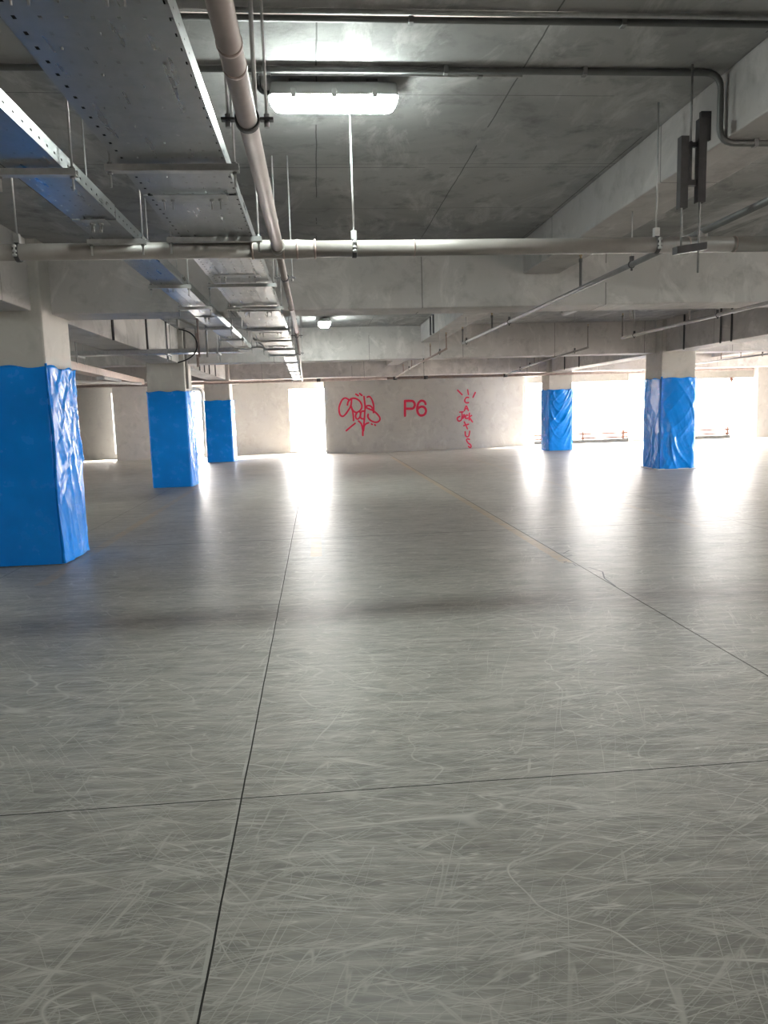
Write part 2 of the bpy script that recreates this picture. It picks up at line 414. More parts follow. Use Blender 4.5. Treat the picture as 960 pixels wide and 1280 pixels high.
# ------------------------------------------------------------------ blue plastic wraps
def wrap(x, y, top, side_amp, front_amp, label, seed, bulge=.05, nz=110, ns=44, flap=None, left_amp=None, drape=0):
    """loose plastic sheet round a square column, every fold real"""
    h = .405; hy = .425
    per = []
    rc = .035
    sides = [((-h, -hy), (h, -hy), front_amp), ((h, -hy), (h, hy), side_amp), ((h, hy), (-h, hy), .0015), ((-h, hy), (-h, -hy), left_amp or side_amp)]
    ring = []
    for (a, b_, amp), nrm in zip(sides, ((0, -1), (1, 0), (0, 1), (-1, 0))):
        m = ns if amp > .0016 else 8
        for i in range(m):
            t = i/m
            e = min(t, 1-t)
            ring.append((a[0]+(b_[0]-a[0])*t, a[1]+(b_[1]-a[1])*t, nrm, amp, t, e))
    bm = B(); rows = []
    for k in range(nz+1):
        tz = k/nz
        row = []
        for (px, py, nrm, amp, t, e) in ring:
            z = .012 + top*tz
            edge = min(1, e/.12); edge = .25 + .75*edge*edge*(3-2*edge)
            P = Vector((px*1.0+seed, py+seed*2, z))
            s = px if nrm[0] == 0 else py
            # drape folds: long, thin, slanting creases, with smooth sheet between them
            A1 = s*3.0 + z*1.25 + .35*noise.noise(Vector((s*1.5, z*1.2, seed)))
            A2 = s*2.6 - z*1.9 + .3*noise.noise(Vector((s*1.3, z*1.5, seed+5)))
            if drape: A1 = z*1.9 - drape*5.5*(t-.45)**2 + .25*noise.noise(Vector((s*2, z*1.5, seed)))
            m1 = noise.noise(Vector((A1*1.25, z*.4 - s*.35, seed))); m2 = noise.noise(Vector((A2*1.4, z*.5 + s*.4, seed*1.7)))
            m3 = noise.noise(Vector((A1*4.2, z*1.2 - s, seed*2.3))); m4 = noise.noise(Vector((A2*6, z*2.0 + s, seed*.7)))
            f1 = max(0, 1-abs(m1)*2.6)**2; f2 = max(0, 1-abs(m2)*3.2)**2; f3 = max(0, 1-abs(m3)*3.0)**2; f4 = max(0, 1-abs(m4)*3.2)**2
            am = .25 + .75*max(0, min(1, .5 + 1.3*noise.noise(Vector((s*1.2, z*.8, seed+9)))))
            d = amp*edge*am*(.7*f1 + .5*f2 + .16*f3 + .09*f4)
            d += bulge*math.sin(PI*t)*(.3+.7*tz)*(1 if amp > .012 else .12)
            if tz > .92: d += amp*.3*math.sin(s*17 + seed)*(tz-.92)*12*edge
            d = max(d, .004) + .006
            cx = nrm[0]*d; cy = nrm[1]*d
            # soft corners
            if e < .03:
                k2 = (1-e/.03)*.008
                cx -= k2*(1 if px > 0 else -1); cy -= k2*(1 if py > 0 else -1)
            zz = z
            if k == nz: zz += .018*noise.noise(Vector((s*4, seed, nrm[0]*3))) + .01*math.sin(s*16+seed)
            row.append(bm.verts.new((x+px+cx, y+py+cy, zz)))
        rows.append(row)
    n = len(ring)
    for a, b_ in zip(rows, rows[1:]):
        for i in range(n):
            f = bm.faces.new((a[i], a[(i+1) % n], b_[(i+1) % n], b_[i])); f.smooth = True
    # turned-in top hem
    hem = [bm.verts.new((x+(v.co.x-x)*.955, y+(v.co.y-y)*.955, v.co.z-.012)) for v in rows[-1]]
    for i in range(n): bm.faces.new((rows[-1][i], rows[-1][(i+1) % n], hem[(i+1) % n], hem[i]))
    t_ = thing('plastic_wrap', label, 'plastic wrap', (x, y, 0), 'blue plastic wraps round the columns')
    obj('sheet', bm, 'blue_plastic', t_)
    # overlapping edge of the sheet, a lip running down one corner
    if flap:
        fx, fy = flap
        bm = B(); prev = None
        for k in range(41):
            z = .02 + (top+.02)*k/40
            w = .010*math.sin(z*5+seed)
            q = [bm.verts.new((x+fx+w*.4, y+fy, z)), bm.verts.new((x+fx+.030+w, y+fy-.022, z)), bm.verts.new((x+fx+.036+w, y+fy-.012, z)), bm.verts.new((x+fx+.012+w*.4, y+fy+.012, z))]
            if prev:
                for i in range(4):
                    f = bm.faces.new((prev[i], prev[(i+1) % 4], q[(i+1) % 4], q[i])); f.smooth = True
            else: bm.faces.new(q[::-1])
            prev = q
        bm.faces.new(prev)
        obj('overlap_seam', bm, 'blue_plastic', t_)
    return t_
def base_strip(t, x, y):
    bm = B()
    for a in ((-.44, .44, -.45, -.437), (-.44, .44, .437, .45), (-.45, -.437, -.44, .44), (.437, .45, -.44, .44)):
        box(bm, x+a[0], x+a[1], y+a[2], y+a[3], 0, .022)
    s = obj('base_tape', bm, 'white_plastic', t); s['label'] = 'pale strip at the foot'
wrap(-3.08, 8.4, 2.02, 0.042, .002, 'biggest blue plastic wrap, a raised seam down its corner and a wavy top', 1.3, .055, nz=130, ns=56, flap=(.385, -.437))
wrap(-3.08, 16.6, 2.00, .034, .0022, 'flat-fronted blue plastic wrap on the column standing between two other wrapped ones', 4.1, .04)
wrap(-3.08, 24.7, 1.93, .034, .0025, 'small flat-fronted blue plastic wrap in front of the fat drain pipe elbow', 7.7, .04)
t = wrap(7.95, 16.6, 2.0, .034, .03, 'crinkled blue plastic wrap with silvery side and pale foot strip before the bright openings', 10.9, .045, flap=(-.42, -.437))
base_strip(t, 7.95, 16.6)
wrap(7.95, 24.7, 1.98, .02, .04, 'small blue plastic wrap with sagging folds beside the end of the graffiti wall', 15.2, .08, drape=1)

# ------------------------------------------------------------------ graffiti
def ribbon(bm, pts, w, smooth=True):
    P = [Vector((x, 0, z)) for x, z in pts]
    if smooth and len(P) > 2:
        Q = []
        for i in range(len(P)-1):
            p0 = P[max(i-1, 0)]; p1 = P[i]; p2 = P[i+1]; p3 = P[min(i+2, len(P)-1)]
            for k in range(6):
                t = k/6
                Q.append(.5*((2*p1) + (p2-p0)*t + (2*p0-5*p1+4*p2-p3)*t*t + (3*p1-p0-3*p2+p3)*t**3))
        P = Q + [P[-1]]
    n = len(P); L = []; R_ = []
    for i in range(n):
        d = (P[min(i+1, n-1)] - P[max(i-1, 0)]); d = d.normalized() if d.length else Vector((1, 0, 0))
        nn = Vector((-d.z, 0, d.x)); ww = w/2*(1+.12*noise.noise(P[i]*9))
        L.append(P[i]+nn*ww); R_.append(P[i]-nn*ww)
    def V(p): return bm.verts.new((p.x, wall_y(p.x)-.004, max(p.z, .012)))
    a = [V(p) for p in L]; b_ = [V(p) for p in R_]
    for i in range(n-1): bm.faces.new((a[i], b_[i], b_[i+1], a[i+1]))
    for c, d, s in ((P[0], P[0]-P[1], 0), (P[-1], P[-1]-P[-2], 1)):      # round spray ends
        d = d.normalized(); nn = Vector((-d.z, 0, d.x))
        fan = [V(c + nn*(w/2)*math.cos(PI*k/8) + d*(w/2)*math.sin(PI*k/8)) for k in range(9)]
        bm.faces.new(fan)
TAG = [[(1.145,1.904),(1.043,1.958),(0.938,1.91),(0.85,1.758),(0.803,1.594),(0.826,1.387),(0.917,1.312),(1.023,1.381),(1.131,1.523),(1.197,1.624),(1.243,1.746),(1.259,1.911)],
 [(1.107,1.709),(1.131,1.811),(1.207,1.902),(1.312,1.94),(1.435,1.916),(1.556,1.819),(1.617,1.673),(1.588,1.551),(1.503,1.471),(1.408,1.436),(1.327,1.48),(1.267,1.56),(1.23,1.675)],
 [(1.23,1.675),(1.276,1.518),(1.301,1.332),(1.305,1.156)],
 [(1.439,1.441),(1.384,1.329),(1.401,1.225),(1.462,1.203),(1.527,1.263),(1.561,1.366),(1.543,1.449)],
 [(1.689,1.475),(1.606,1.468),(1.55,1.345),(1.577,1.22),(1.67,1.207)],
 [(1.702,1.99),(1.72,1.773),(1.731,1.608),(1.708,1.403),(1.691,1.196),(1.663,0.99),(1.625,0.783),(1.616,0.617)],
 [(1.481,1.13),(1.571,1.034),(1.617,0.846),(1.625,0.783)],
 [(1.832,1.057),(1.737,1.019),(1.671,0.927),(1.646,0.783)],
 [(1.819,1.966),(1.892,1.984),(1.972,1.889),(2.028,1.703),(2.034,1.538),(2.019,1.414)],
 [(1.746,1.628),(1.841,1.667),(1.943,1.633),(2.003,1.538)],
 [(1.745,1.608),(1.878,1.542),(2.001,1.487),(2.143,1.369),(2.242,1.221),(2.219,1.119),(2.113,1.07),(1.968,1.105),(1.867,1.181),(1.818,1.275),(1.831,1.358)],
 [(1.42,2.08),(1.501,2.027)],
 [(1.555,2.097),(1.629,2.033)],
 [(1.94,1.015),(1.961,0.998)],
 [(2.054,0.98),(2.074,0.961)],
 [(1.033,0.8),(1.194,0.931),(1.354,1.051)]]
P6 = [[(3.146,1.269),(3.159,1.793)],
 [(3.159,1.793),(3.408,1.786),(3.482,1.739),(3.51,1.643),(3.477,1.555),(3.401,1.513),(3.175,1.519)],
 [(3.905,1.661),(3.876,1.736),(3.801,1.779),(3.725,1.777),(3.648,1.705),(3.607,1.596),(3.596,1.463),(3.624,1.343),(3.683,1.275),(3.759,1.258),(3.851,1.292),(3.907,1.38),(3.901,1.484),(3.842,1.552),(3.766,1.576),(3.674,1.549),(3.62,1.492)]]
CAC = [[(5.104,2.126),(5.272,1.961)],
 [(5.49,2.128),(5.514,1.966)],
 [(5.782,2.031),(5.692,1.861)],
 [(5.518,1.855),(5.443,1.857),(5.377,1.787),(5.376,1.717),(5.429,1.665),(5.516,1.673)],
 [(5.349,1.383),(5.427,1.554),(5.501,1.389)],
 [(5.372,1.454),(5.48,1.451)],
 [(5.176,1.338),(5.305,1.344)],
 [(5.251,1.336),(5.26,1.214),(5.236,1.072),(5.149,1.014),(5.086,1.057),(5.087,1.138),(5.174,1.186)],
 [(5.302,1.111),(5.336,1.252),(5.388,1.108)],
 [(5.313,1.161),(5.378,1.159)],
 [(5.476,1.217),(5.422,1.219),(5.389,1.149),(5.431,1.097),(5.486,1.115)],
 [(5.543,1.286),(5.528,1.043)],
 [(5.628,1.202),(5.54,1.144),(5.604,1.04),(5.658,0.967)],
 [(5.343,0.977),(5.406,0.843),(5.458,0.729)],
 [(5.319,0.846),(5.504,0.89)],
 [(5.37,0.62),(5.378,0.497),(5.432,0.437),(5.509,0.471),(5.544,0.634)],
 [(5.528,0.337),(5.452,0.361),(5.419,0.311),(5.483,0.205),(5.569,0.14),(5.59,0.067),(5.546,0.038),(5.492,0.082)]]
def paint(name, strokes, w, label, cat, letters=None):
    if letters is None:
        bm = B()
        for st in strokes: ribbon(bm, st, w)
        return tag(obj(name, bm, 'red_spray'), label, cat)
    x = strokes[0][0][0]
    t = thing(name, label, cat, (x, wall_y(x), 0))
    for kind, idx in letters:
        bm = B()
        for i in idx: ribbon(bm, strokes[i], w)
        obj(kind, bm, 'red_spray', t)
    return t
paint('graffiti_tag', TAG, .062, 'looping red spray-painted tag with a downward arrow beside the bright doorway', 'graffiti')
paint('painted_sign', P6, .085, 'red painted bay sign reading P6 in the middle of the curved wall', 'painted sign', [('letter', (0, 1)), ('digit', (2,))])
paint('graffiti_lettering', CAC, .055, 'red sprayed letters reading CACTUS downwards with JACK across them', 'graffiti',
      [('ray', (0,)), ('ray', (1,)), ('ray', (2,)), ('letter', (3,)), ('letter', (4, 5)), ('letter', (6, 7)), ('letter', (8, 9)), ('letter', (10,)), ('letter', (11, 12)), ('letter', (13, 14)), ('letter', (15,)), ('letter', (16,))])

# ------------------------------------------------------------------ cable trays
def tray(label, x0, x1, z, cuts, h=.066, sheet='tray_sheet', rail='tray_rail', drift=0.0):
    at = (x0, cuts[0], z)
    t = thing('cable_tray', label, 'cable tray', at, 'cable trays under the ceiling')
    n = len(cuts)-1
    for i in range(n):
        a, b_ = cuts[i]+.004, cuts[i+1]-.004; dz = .006*(i % 2)
        s0 = drift*(a-cuts[0]); s1 = drift*(b_-cuts[0])
        bm = B()
        ny = max(1, int((b_-a)/.5))
        # base sheet with a shallow pressed return at both sides
        def sheet_box(u0, u1, z0, z1):
            vs = [bm.verts.new(p) for p in ((u0+s0,a,z0),(u1+s0,a,z0),(u1+s1,b_,z0),(u0+s1,b_,z0),(u0+s0,a,z1),(u1+s0,a,z1),(u1+s1,b_,z1),(u0+s1,b_,z1))]
            for f in ((3,2,1,0),(4,5,6,7),(0,1,5,4),(1,2,6,5),(2,3,7,6),(3,0,4,7)): bm.faces.new([vs[j] for j in f])
        sheet_box(x0, x1, z+dz, z+dz+.0015)
        sec = obj('tray_section', bm, sheet, t)
        for u in (x0, x1):
            bm = B(); sg = 1 if u == x0 else -1
            sheet_box(u, u+.0015*sg, z+dz, z+dz+h)
            sheet_box(u, u+.013*sg, z+dz+h-.0015, z+dz+h)
            r = obj('side_rail', bm, rail, sec)
        if i:                                           # splice plate and its bolts at the joint
            bm = B(); y = cuts[i]
            sd = s0
            box(bm, x0+.05+sd, x1-.05+sd, y-.03, y+.09, z-.004, z-.001)
            for u in (x0+.085, x0+.125, x1-.125, x1-.085):
                tube(bm, [(u+sd, y+.05, z-.002), (u+sd, y+.05, z-.014)], .010, 6)
                tube(bm, [(u+sd, y+.05, z-.012), (u+sd, y+.05, z-.05)], .0035, 6)
            obj('splice_plate', bm, 'galvanised', t)
    return t
tray('wide perforated galvanised cable tray beside the long pinkish pipe', -.75, -.322, 2.5, (.4, 1.9, 3.69, 5.72, 7.72, 9.75, 11.75, 13.5))
tray('narrow cable tray with white edge, its underside shining blue', -1.2, -.98, 2.5, (1.0, 2.2, 4.12, 6.1, 8.1, 10.1, 12.5))
tray('slim far length of cable tray carrying on beyond the wide one', -.535, -.325, 2.46, (13.56, 15.4, 17.2, 19.0, 20.8, 22.6, 24.4), drift=-.0125)
# cross tray toward the far left bay
ct = thing('cable_tray', 'perforated cable tray running crosswise past the top of the second wrapped column', 'cable tray', (-5, 12.75, 2.5), 'cable trays under the ceiling')
cx0 = [-9.0, -7.0, -5.0, -3.1, -1.22]
for a, c in zip(cx0, cx0[1:]):
    bm = B(); box(bm, a+.004, c-.004, 12.6, 12.9, 2.5, 2.5015); s = obj('tray_section', bm, 'cross_tray_sheet', ct)
    for y in (12.6, 12.8985):
        bm = B(); box(bm, a+.004, c-.004, y, y+.0015, 2.5, 2.57); box(bm, a+.004, c-.004, y if y < 12.7 else y-.012, y+.012 if y < 12.7 else y+.0015, 2.5685, 2.57)
        obj('side_rail', bm, 'galvanised', s)
bm = B(); prism(bm, [(-1.22, 12.9), (-1.22, 12.6), (-.98, 12.3), (-.98, 12.52)], 2, 2.5, 2.503); obj('corner_plate', bm, 'galvanised', ct)
bm = B(); prism(bm, [(-.99, 12.3), (-.98, 12.3), (-1.21, 12.6), (-1.22, 12.6)], 2, 2.5, 2.57); obj('corner_rail', bm, 'galvanised', ct)

for x, l in ((-.722, 'black cable lying along the left edge of the wide tray, added to darken its slots'), (-.352, 'black cable lying along the right edge of the wide tray, added to darken its slots')):
    bm = B(); tube(bm, [(x, .4, 2.524), (x, 13.4, 2.524)], .0165, 10); tag(obj('slot_darkening_cable', bm, 'black_rubber'), l, 'cable', 'cables in the wide tray')  # unseen cables added so the edge slots look dark

# trapeze hangers: slotted channel on two threaded rods
def trapeze(x0, x1, y, z, top, label, group, inset=.018):
    t = thing('trapeze_hanger', label, 'hanger', (x0, y, z), group)
    bm = B(); w = .021; d = .026; th = .003
    prof = [(y-w, z-d), (y+w, z-d), (y+w, z), (y+w-.008, z), (y+w-.008, z-th), (y+w-th, z-th), (y+w-th, z-d+th), (y-w+th, z-d+th), (y-w+th, z-th), (y-w+.008, z-th), (y-w+.008, z), (y-w, z)]
    prism(bm, prof, 0, x0, x1); obj('channel', bm, 'galvanised', t)
    for u in (x0+inset, x1-inset):
        bm = B(); tube(bm, [(u, y, z-.085), (u, y, top)], .0052, 8)
        r = obj('threaded_rod', bm, 'galvanised', t)
        for zz in (z-d-.011, z+.001):
            bm = B(); tube(bm, [(u, y, zz), (u, y, zz+.009)], .0105, 6); obj('nut', bm, 'dull_steel', r)
        bm = B(); tube(bm, [(u, y, top-.02), (u, y, top)], .011, 8); obj('ceiling_anchor', bm, 'dull_steel', r)
    return t
gw = 'trapeze hangers under the wide tray'; gn = 'trapeze hangers under the narrow tray'
o1 = trapeze(-.80, -.272, 3.25, 2.498, SLAB, 'trapeze hanger nearest the camera under the wide tray', gw)
for y, s in ((4.52, 'second trapeze hanger under the wide tray, just before the big crosswise pipe'), (6.1, 'third trapeze hanger under the wide tray, first beyond the big crosswise pipe'), (7.38, 'fourth trapeze hanger under the wide tray, in front of the first beam'),
              (9.3, 'fifth trapeze hanger under the wide tray, first beyond the first beam'), (10.72, 'sixth trapeze hanger under the wide tray'), (12.2, 'seventh trapeze hanger under the wide tray'), (13.45, 'last trapeze hanger under the wide tray, at its far end')):
    dup(o1, (0, y-3.25, 0), s)
o2 = trapeze(-1.245, -.925, 3.3, 2.498, SLAB, 'trapeze hanger nearest the camera under the narrow blue-shining tray', gn)
for y, s in ((4.55, 'second trapeze hanger under the narrow tray, just before the big crosswise pipe'), (6.1, 'third trapeze hanger under the narrow tray, first beyond the big pipe'), (7.32, 'fourth trapeze hanger under the narrow tray'),
              (9.05, 'fifth trapeze hanger under the narrow tray'), (10.4, 'sixth trapeze hanger under the narrow tray'), (11.9, 'last trapeze hanger under the narrow tray, near its far end')):
    dup(o2, (0, y-3.3, 0), s)
gf = 'trapeze hangers under the slim far tray'
o3 = trapeze(-.60, -.29, 14.9, 2.458, SLAB, 'first trapeze hanger under the slim far tray', gf)
for k, (y, s) in enumerate(((16.3, 'second'), (18.0, 'third'), (19.6, 'fourth'), (21.2, 'fifth'), (22.8, 'sixth'))):
    dup(o3, (-.0125*(y-14.9), y-14.9, 0), s + ' trapeze hanger under the slim far tray')
gc = 'trapeze hangers under the crosswise tray'
def trapeze_y(x, label):
    t = thing('trapeze_hanger', label, 'hanger', (x, 12.75, 2.498), gc)
    bm = B(); box(bm, x-.02, x+.02, 12.55, 12.95, 2.472, 2.498, .003); obj('channel', bm, 'galvanised', t)
    for y in (12.57, 12.93):
        bm = B(); tube(bm, [(x, y, 2.37), (x, y, SLAB)], .006, 8); obj('threaded_rod', bm, 'galvanised', t)
trapeze_y(-1.55, 'hanger under the crosswise tray nearest its corner with the narrow tray')
trapeze_y(-2.35, 'hanger under the crosswise tray just right of the second column')
trapeze_y(-3.75, 'hanger under the crosswise tray seen left of the second column')
trapeze_y(-4.6, 'hanger under the crosswise tray farthest left in view')

# ------------------------------------------------------------------ pipes
PZ = 2.455; PY = 4.65; PR = .0465
mp = thing('pipe', 'big grey pipe crossing the whole picture below the ceiling', 'pipe', (0, PY, PZ))
bm = B(); tube(bm, [(-9, PY, PZ), (-.33, PY, PZ)], PR, 24); obj('pipe_length', bm, 'pipe_paint', mp)
bm = B(); tube(bm, [(.02, PY, PZ), (2.6, PY, PZ)], PR, 24); obj('pipe_length', bm, 'pipe_paint', mp)
bm = B(); tube(bm, [(2.6, PY, PZ), (12, PY, PZ)], PR, 24); obj('pipe_length', bm, 'pipe_paint', mp)
bm = B(); tube(bm, [(-.34, PY, PZ), (-.33, PY, PZ), (-.32, PY, PZ), (-.06, PY, PZ), (0, PY, PZ), (.03, PY, PZ)], [.050, .053, .053, .053, .050, .048], 24)
tube(bm, [(-.187, PY, PZ), (-.187, PY-.1, PZ)], .042, 20); tube(bm, [(-.187, PY, PZ), (-.187, PY+.1, PZ)], .030, 20)
obj('tee', bm, 'pipe_paint', mp)
for x in (-.335, -.155, -.075, .03):
    bm = B(); tube(bm, [(x-.006, PY, PZ), (x+.006, PY, PZ)], .0555, 24); obj('weld_bead', bm, 'coupling_paint', mp)
for x in (.62, 2.32, 2.62):
    bm = B(); tube(bm, [(x-.004, PY, PZ), (x+.004, PY, PZ)], .0485, 24); obj('weld_bead', bm, 'coupling_paint', mp)
bm = B(); tube(bm, [(2.42, PY, PZ+.03), (2.42, PY, 2.535)], .026, 16); obj('riser', bm, 'pipe_paint', mp)

BX = -.187
bp = thing('pipe', 'long pinkish pipe overhead running from the top edge to the big crosswise pipe', 'pipe', (BX, 2, PZ))
bm = B(); tube(bm, [(BX, .3, PZ), (BX, PY-.09, PZ)], .033, 20); obj('pipe_length', bm, 'pink_primer', bp)
for y in (2.13, 2.26):
    bm = B(); tube(bm, [(BX, y-.008, PZ), (BX, y+.008, PZ)], .0355, 20); obj('weld_bead', bm, 'coupling_paint', bp)
fp = thing('pipe', 'thinner pinkish pipe running away beside the wide tray under the beams', 'pipe', (BX, 6, PZ))
bm = B(); tube(bm, [(BX, PY+.09, PZ), (BX-.005, 7.2, PZ), (BX-.01, 9.3, PZ)], .023, 16); obj('pipe_length', bm, 'pink_primer', fp)
bm = B(); tube(bm, [(BX-.015, 9.3, PZ), (BX-.06, 13, PZ), (BX-.13, 18, PZ), (BX-.2, 23.3, PZ)], .021, 14); obj('pipe_length', bm, 'pink_primer', fp)
for y in (7.2, 9.3):
    bm = B(); tube(bm, [(BX-.008, y-.03, PZ), (BX-.008, y+.03, PZ)], .029, 14); obj('coupling', bm, 'coupling_paint', fp)

def pipe_hanger(x, y, z, r, axis, label, group, top=SLAB, rods=1):
    """split ring round a pipe on one or two threaded rods; axis 0 pipe along x, 1 along y"""
    t = thing('pipe_hanger', label, 'hanger', (x, y, z), group)
    a1 = (0, 1, 0) if axis == 0 else (1, 0, 0)
    ax = Vector((1, 0, 0)) if axis == 0 else Vector((0, 1, 0))
    bm = B()
    for s in (-.009, -.003, .003, .009): torus_arc(bm, Vector((x, y, z)) + ax*s, a1, (0, 0, 1), r+.004, .0045, 0, 2*PI, 28, 6)
    obj('ring', bm, 'dark_steel', t)
    if rods == 1:
        bm = B(); box(bm, x-.017, x+.017, y-.017, y+.017, z+r+.002, z+r+.055, .004); obj('rod_block', bm, 'galvanised', t)
        bm = B(); tube(bm, [(x, y, z+r+.05), (x, y, top)], .0056, 8); obj('threaded_rod', bm, 'galvanised', t)
        bm = B(); v = Vector((x, y, z)) - Vector(a1)*(r+.012) if axis == 0 else Vector((x, y, z))
        tube(bm, [(v.x, v.y, v.z-.03), (v.x, v.y, v.z+.035)], .006, 8)
        for zz in (-.026, -.004, .024): tube(bm, [(v.x, v.y, v.z+zz-.006), (v.x, v.y, v.z+zz+.006)], .0125, 6)
        obj('bolt', bm, 'galvanised', t)
    else:
        for s in (-1, 1):
            p = Vector((x, y, z)) + Vector(a1)*s*(r+.03)
            bm = B(); box(bm, p.x-.022, p.x+.022, p.y-.014, p.y+.014, z-.004, z+.004, .002); obj('ear', bm, 'dark_steel', t)
            bm = B(); tube(bm, [(p.x, p.y, z-.025), (p.x, p.y, z-.006)], .010, 6); tube(bm, [(p.x, p.y, z+.006), (p.x, p.y, z+.016)], .010, 6); obj('bolt', bm, 'dull_steel', t)
            bm = B(); tube(bm, [(p.x, p.y, z-.02), (p.x, p.y, top)], .0048, 8); obj('threaded_rod', bm, 'galvanised', t)
    return t
gp = 'hangers of the big crosswise pipe'
h0 = pipe_hanger(-1.665, PY, PZ, PR, 0, 'split-ring hanger with rod on the big pipe, left of the trays', gp)
dup(h0, (.262+1.665, 0, 0), 'split-ring hanger on the big pipe with pale rod rising behind the lit lamp')
dup(h0, (2.12+1.665, 0, 0), 'split-ring hanger on the big pipe at the right, beside the hanging bracket')
pipe_hanger(BX, 2.65, PZ, .033, 1, 'clamp with two bolted ears on the long pinkish pipe left of the lamp', 'clamps of the lengthwise pipes', rods=2)
pipe_hanger(BX, 5.6, PZ, .023, 1, 'clamp on the thinner pinkish pipe just behind the big pipe', 'clamps of the lengthwise pipes', rods=2)
pipe_hanger(BX-.02, 9.75, PZ, .021, 1, 'clamp on the thinner pinkish pipe below the far side of the first beam', 'clamps of the lengthwise pipes', rods=2)
pipe_hanger(BX-.05, 12.6, PZ, .021, 1, 'clamp on the thinner pinkish pipe near the small round lit lamp', 'clamps of the lengthwise pipes', rods=2)

def branch(label, pts, r, stubs, hangers, group='sprinkler branch pipes', mat='pipe_paint', top=SLAB):
    """sprinkler branch: pipe with upright stubs (> sprinkler) and its small ring hangers as parts"""
    t = thing('sprinkler_pipe', label, 'pipe', tuple(pts[0]), group)
    bm = B(); tube(bm, rounded(pts, .05) if len(pts) > 2 else pts, r, 14); obj('pipe_length', bm, mat, t)
    for (x, y, z, h) in stubs:
        bm = B(); tube(bm, [(x, y, z-.005), (x, y, z+h-.06), (x, y, z+h-.06), (x, y, z+h-.03)], [r*.62, r*.62, r*.8, r*.8], 10); s = obj('upright_stub', bm, mat, t)
        bm = B(); tube(bm, [(x, y, z+h-.03), (x, y, z+h-.01), (x, y, z+h)], [.012, .007, .02], 8); obj('sprinkler_head', bm, 'brass', s)
    for (x, y, z, tp) in hangers:
        bm = B(); torus_arc(bm, (x, y, z), (1, 0, 0), (0, 0, 1), r+.004, .005, 0, 2*PI, 14, 6); box(bm, x-.013, x+.013, y-.013, y+.013, z+r+.002, z+r+.04)
        tube(bm, [(x, y, z-r-.025), (x, y, z-r)], .008, 6)
        c = obj('ring_hanger', bm, 'dark_steel', t)
        bm = B(); tube(bm, [(x, y, z+r+.03), (x, y, tp)], .0048, 8); obj('threaded_rod', bm, 'galvanised', c)
    return t
branch('grey sprinkler branch running from the right edge under the first beam', [(2.42, .5, 2.535), (2.42, 12.4, 2.535)], .021,
       [(2.42, 6.84, 2.535, .29), (2.42, 10.32, 2.535, .22), (2.42, 12.4, 2.535, .26), (2.42, 3.2, 2.535, .29)],
       [(2.42, 5.72, 2.535, SEC), (2.42, 9.4, 2.535, SEC), (2.42, 12.1, 2.535, SEC)], mat='conduit_grey')
branch('short sprinkler branch slanting between the second and third beams left of P6', [(2.245, 12.96, 2.5), (2.33, 18, 2.5), (2.45, 23.4, 2.46)], .02,
       [(2.245, 12.96, 2.5, .27), (2.28, 15.0, 2.5, .26), (2.33, 18.4, 2.5, .22), (2.37, 20.5, 2.48, .22)],
       [(2.26, 13.75, 2.5, SEC), (2.31, 16.2, 2.5, SEC), (2.34, 19, 2.5, SEC)], mat='coupling_paint')
branch('sprinkler branch with tall end riser above the small wrapped column', [(5.1, 14.0, 2.545), (5.45, 18.4, 2.545), (5.9, 23.4, 2.47)], .02,
       [(5.1, 14.0, 2.545, .42), (5.28, 16.55, 2.545, .42), (5.42, 18.6, 2.54, .4)],
       [(5.16, 14.9, 2.545, SLAB), (5.5, 19.3, 2.53, SLAB), (5.6, 20.6, 2.5, SLAB)], mat='pipe_paint')
branch('pale sprinkler branch running to the right edge above the large right wrap', [(4.88, 2.0, 2.52), (4.88, 11.86, 2.52)], .022,
       [(4.88, 11.85, 2.52, .38), (4.88, 9.68, 2.52, .2), (4.88, 6, 2.52, .3)],
       [(4.88, 11.4, 2.52, SLAB), (4.88, 8.97, 2.52, SLAB)], mat='pipe_paint')
branch('thin sprinkler branch in the right bay beyond the large right wrap', [(10.3, 12, 2.53), (10.3, 23.4, 2.48)], .021,
       [(10.3, 18.7, 2.51, .17), (10.3, 17.8, 2.51, .17), (10.3, 14.5, 2.53, .3)],
       [(10.3, 16.9, 2.51, SLAB), (10.3, 20.3, 2.5, SLAB)], mat='pipe_paint')
fm = thing('pipe', 'far crosswise pipe along the top of the graffiti wall', 'pipe', (0, 23.45, PZ))
bm = B(); tube(bm, [(-12, 23.45, PZ), (2.2, 23.45, PZ)], .045, 16); obj('pipe_length', bm, 'coupling_paint', fm)
bm = B(); tube(bm, [(2.2, 23.45, PZ), (14, 23.45, PZ)], .04, 16); obj('pipe_length', bm, 'coupling_paint', fm)
for x in (2.45, 3.4, 5.9, .1):
    bm = B(); tube(bm, [(x-.06, 23.45, PZ), (x+.06, 23.45, PZ)], .055, 14); obj('coupling', bm, 'dark_steel', fm)
for x in (-1.6, 1.5, 3.35, 6.6):
    bm = B(); tube(bm, [(x, 23.45, PZ-.06), (x, 23.45, SLAB)], .008, 6); obj('rod', bm, 'dull_steel', fm)
# pipes over the far left bay
bm = B(); tube(bm, [(-9.5, 17.5, 2.32), (-5.35, 17.5, 2.32), (-4.3, 19.4, 2.32)], .035, 12); tag(obj('pipe', bm, 'pale_pvc'), 'pale pipe under the far left bay behind the second column', 'pipe')
bm = B(); tube(bm, rounded([(-4.9, 27.2, 2.42), (-3.95, 27.2, 2.42), (-3.95, 27.2, .02)], .22), .075, 14); tag(obj('drain_pipe', bm, 'pale_pvc'), 'fat grey drain pipe elbow above the farthest left wrap', 'pipe')
bm = B(); box(bm, -3.82, -3.55, 28.2, 28.4, 1.7, 2.42, .01); tag(obj('junction_box', bm, 'dark_steel'), 'dark cabinet on the end wall behind the drain pipe elbow', 'electrical box')

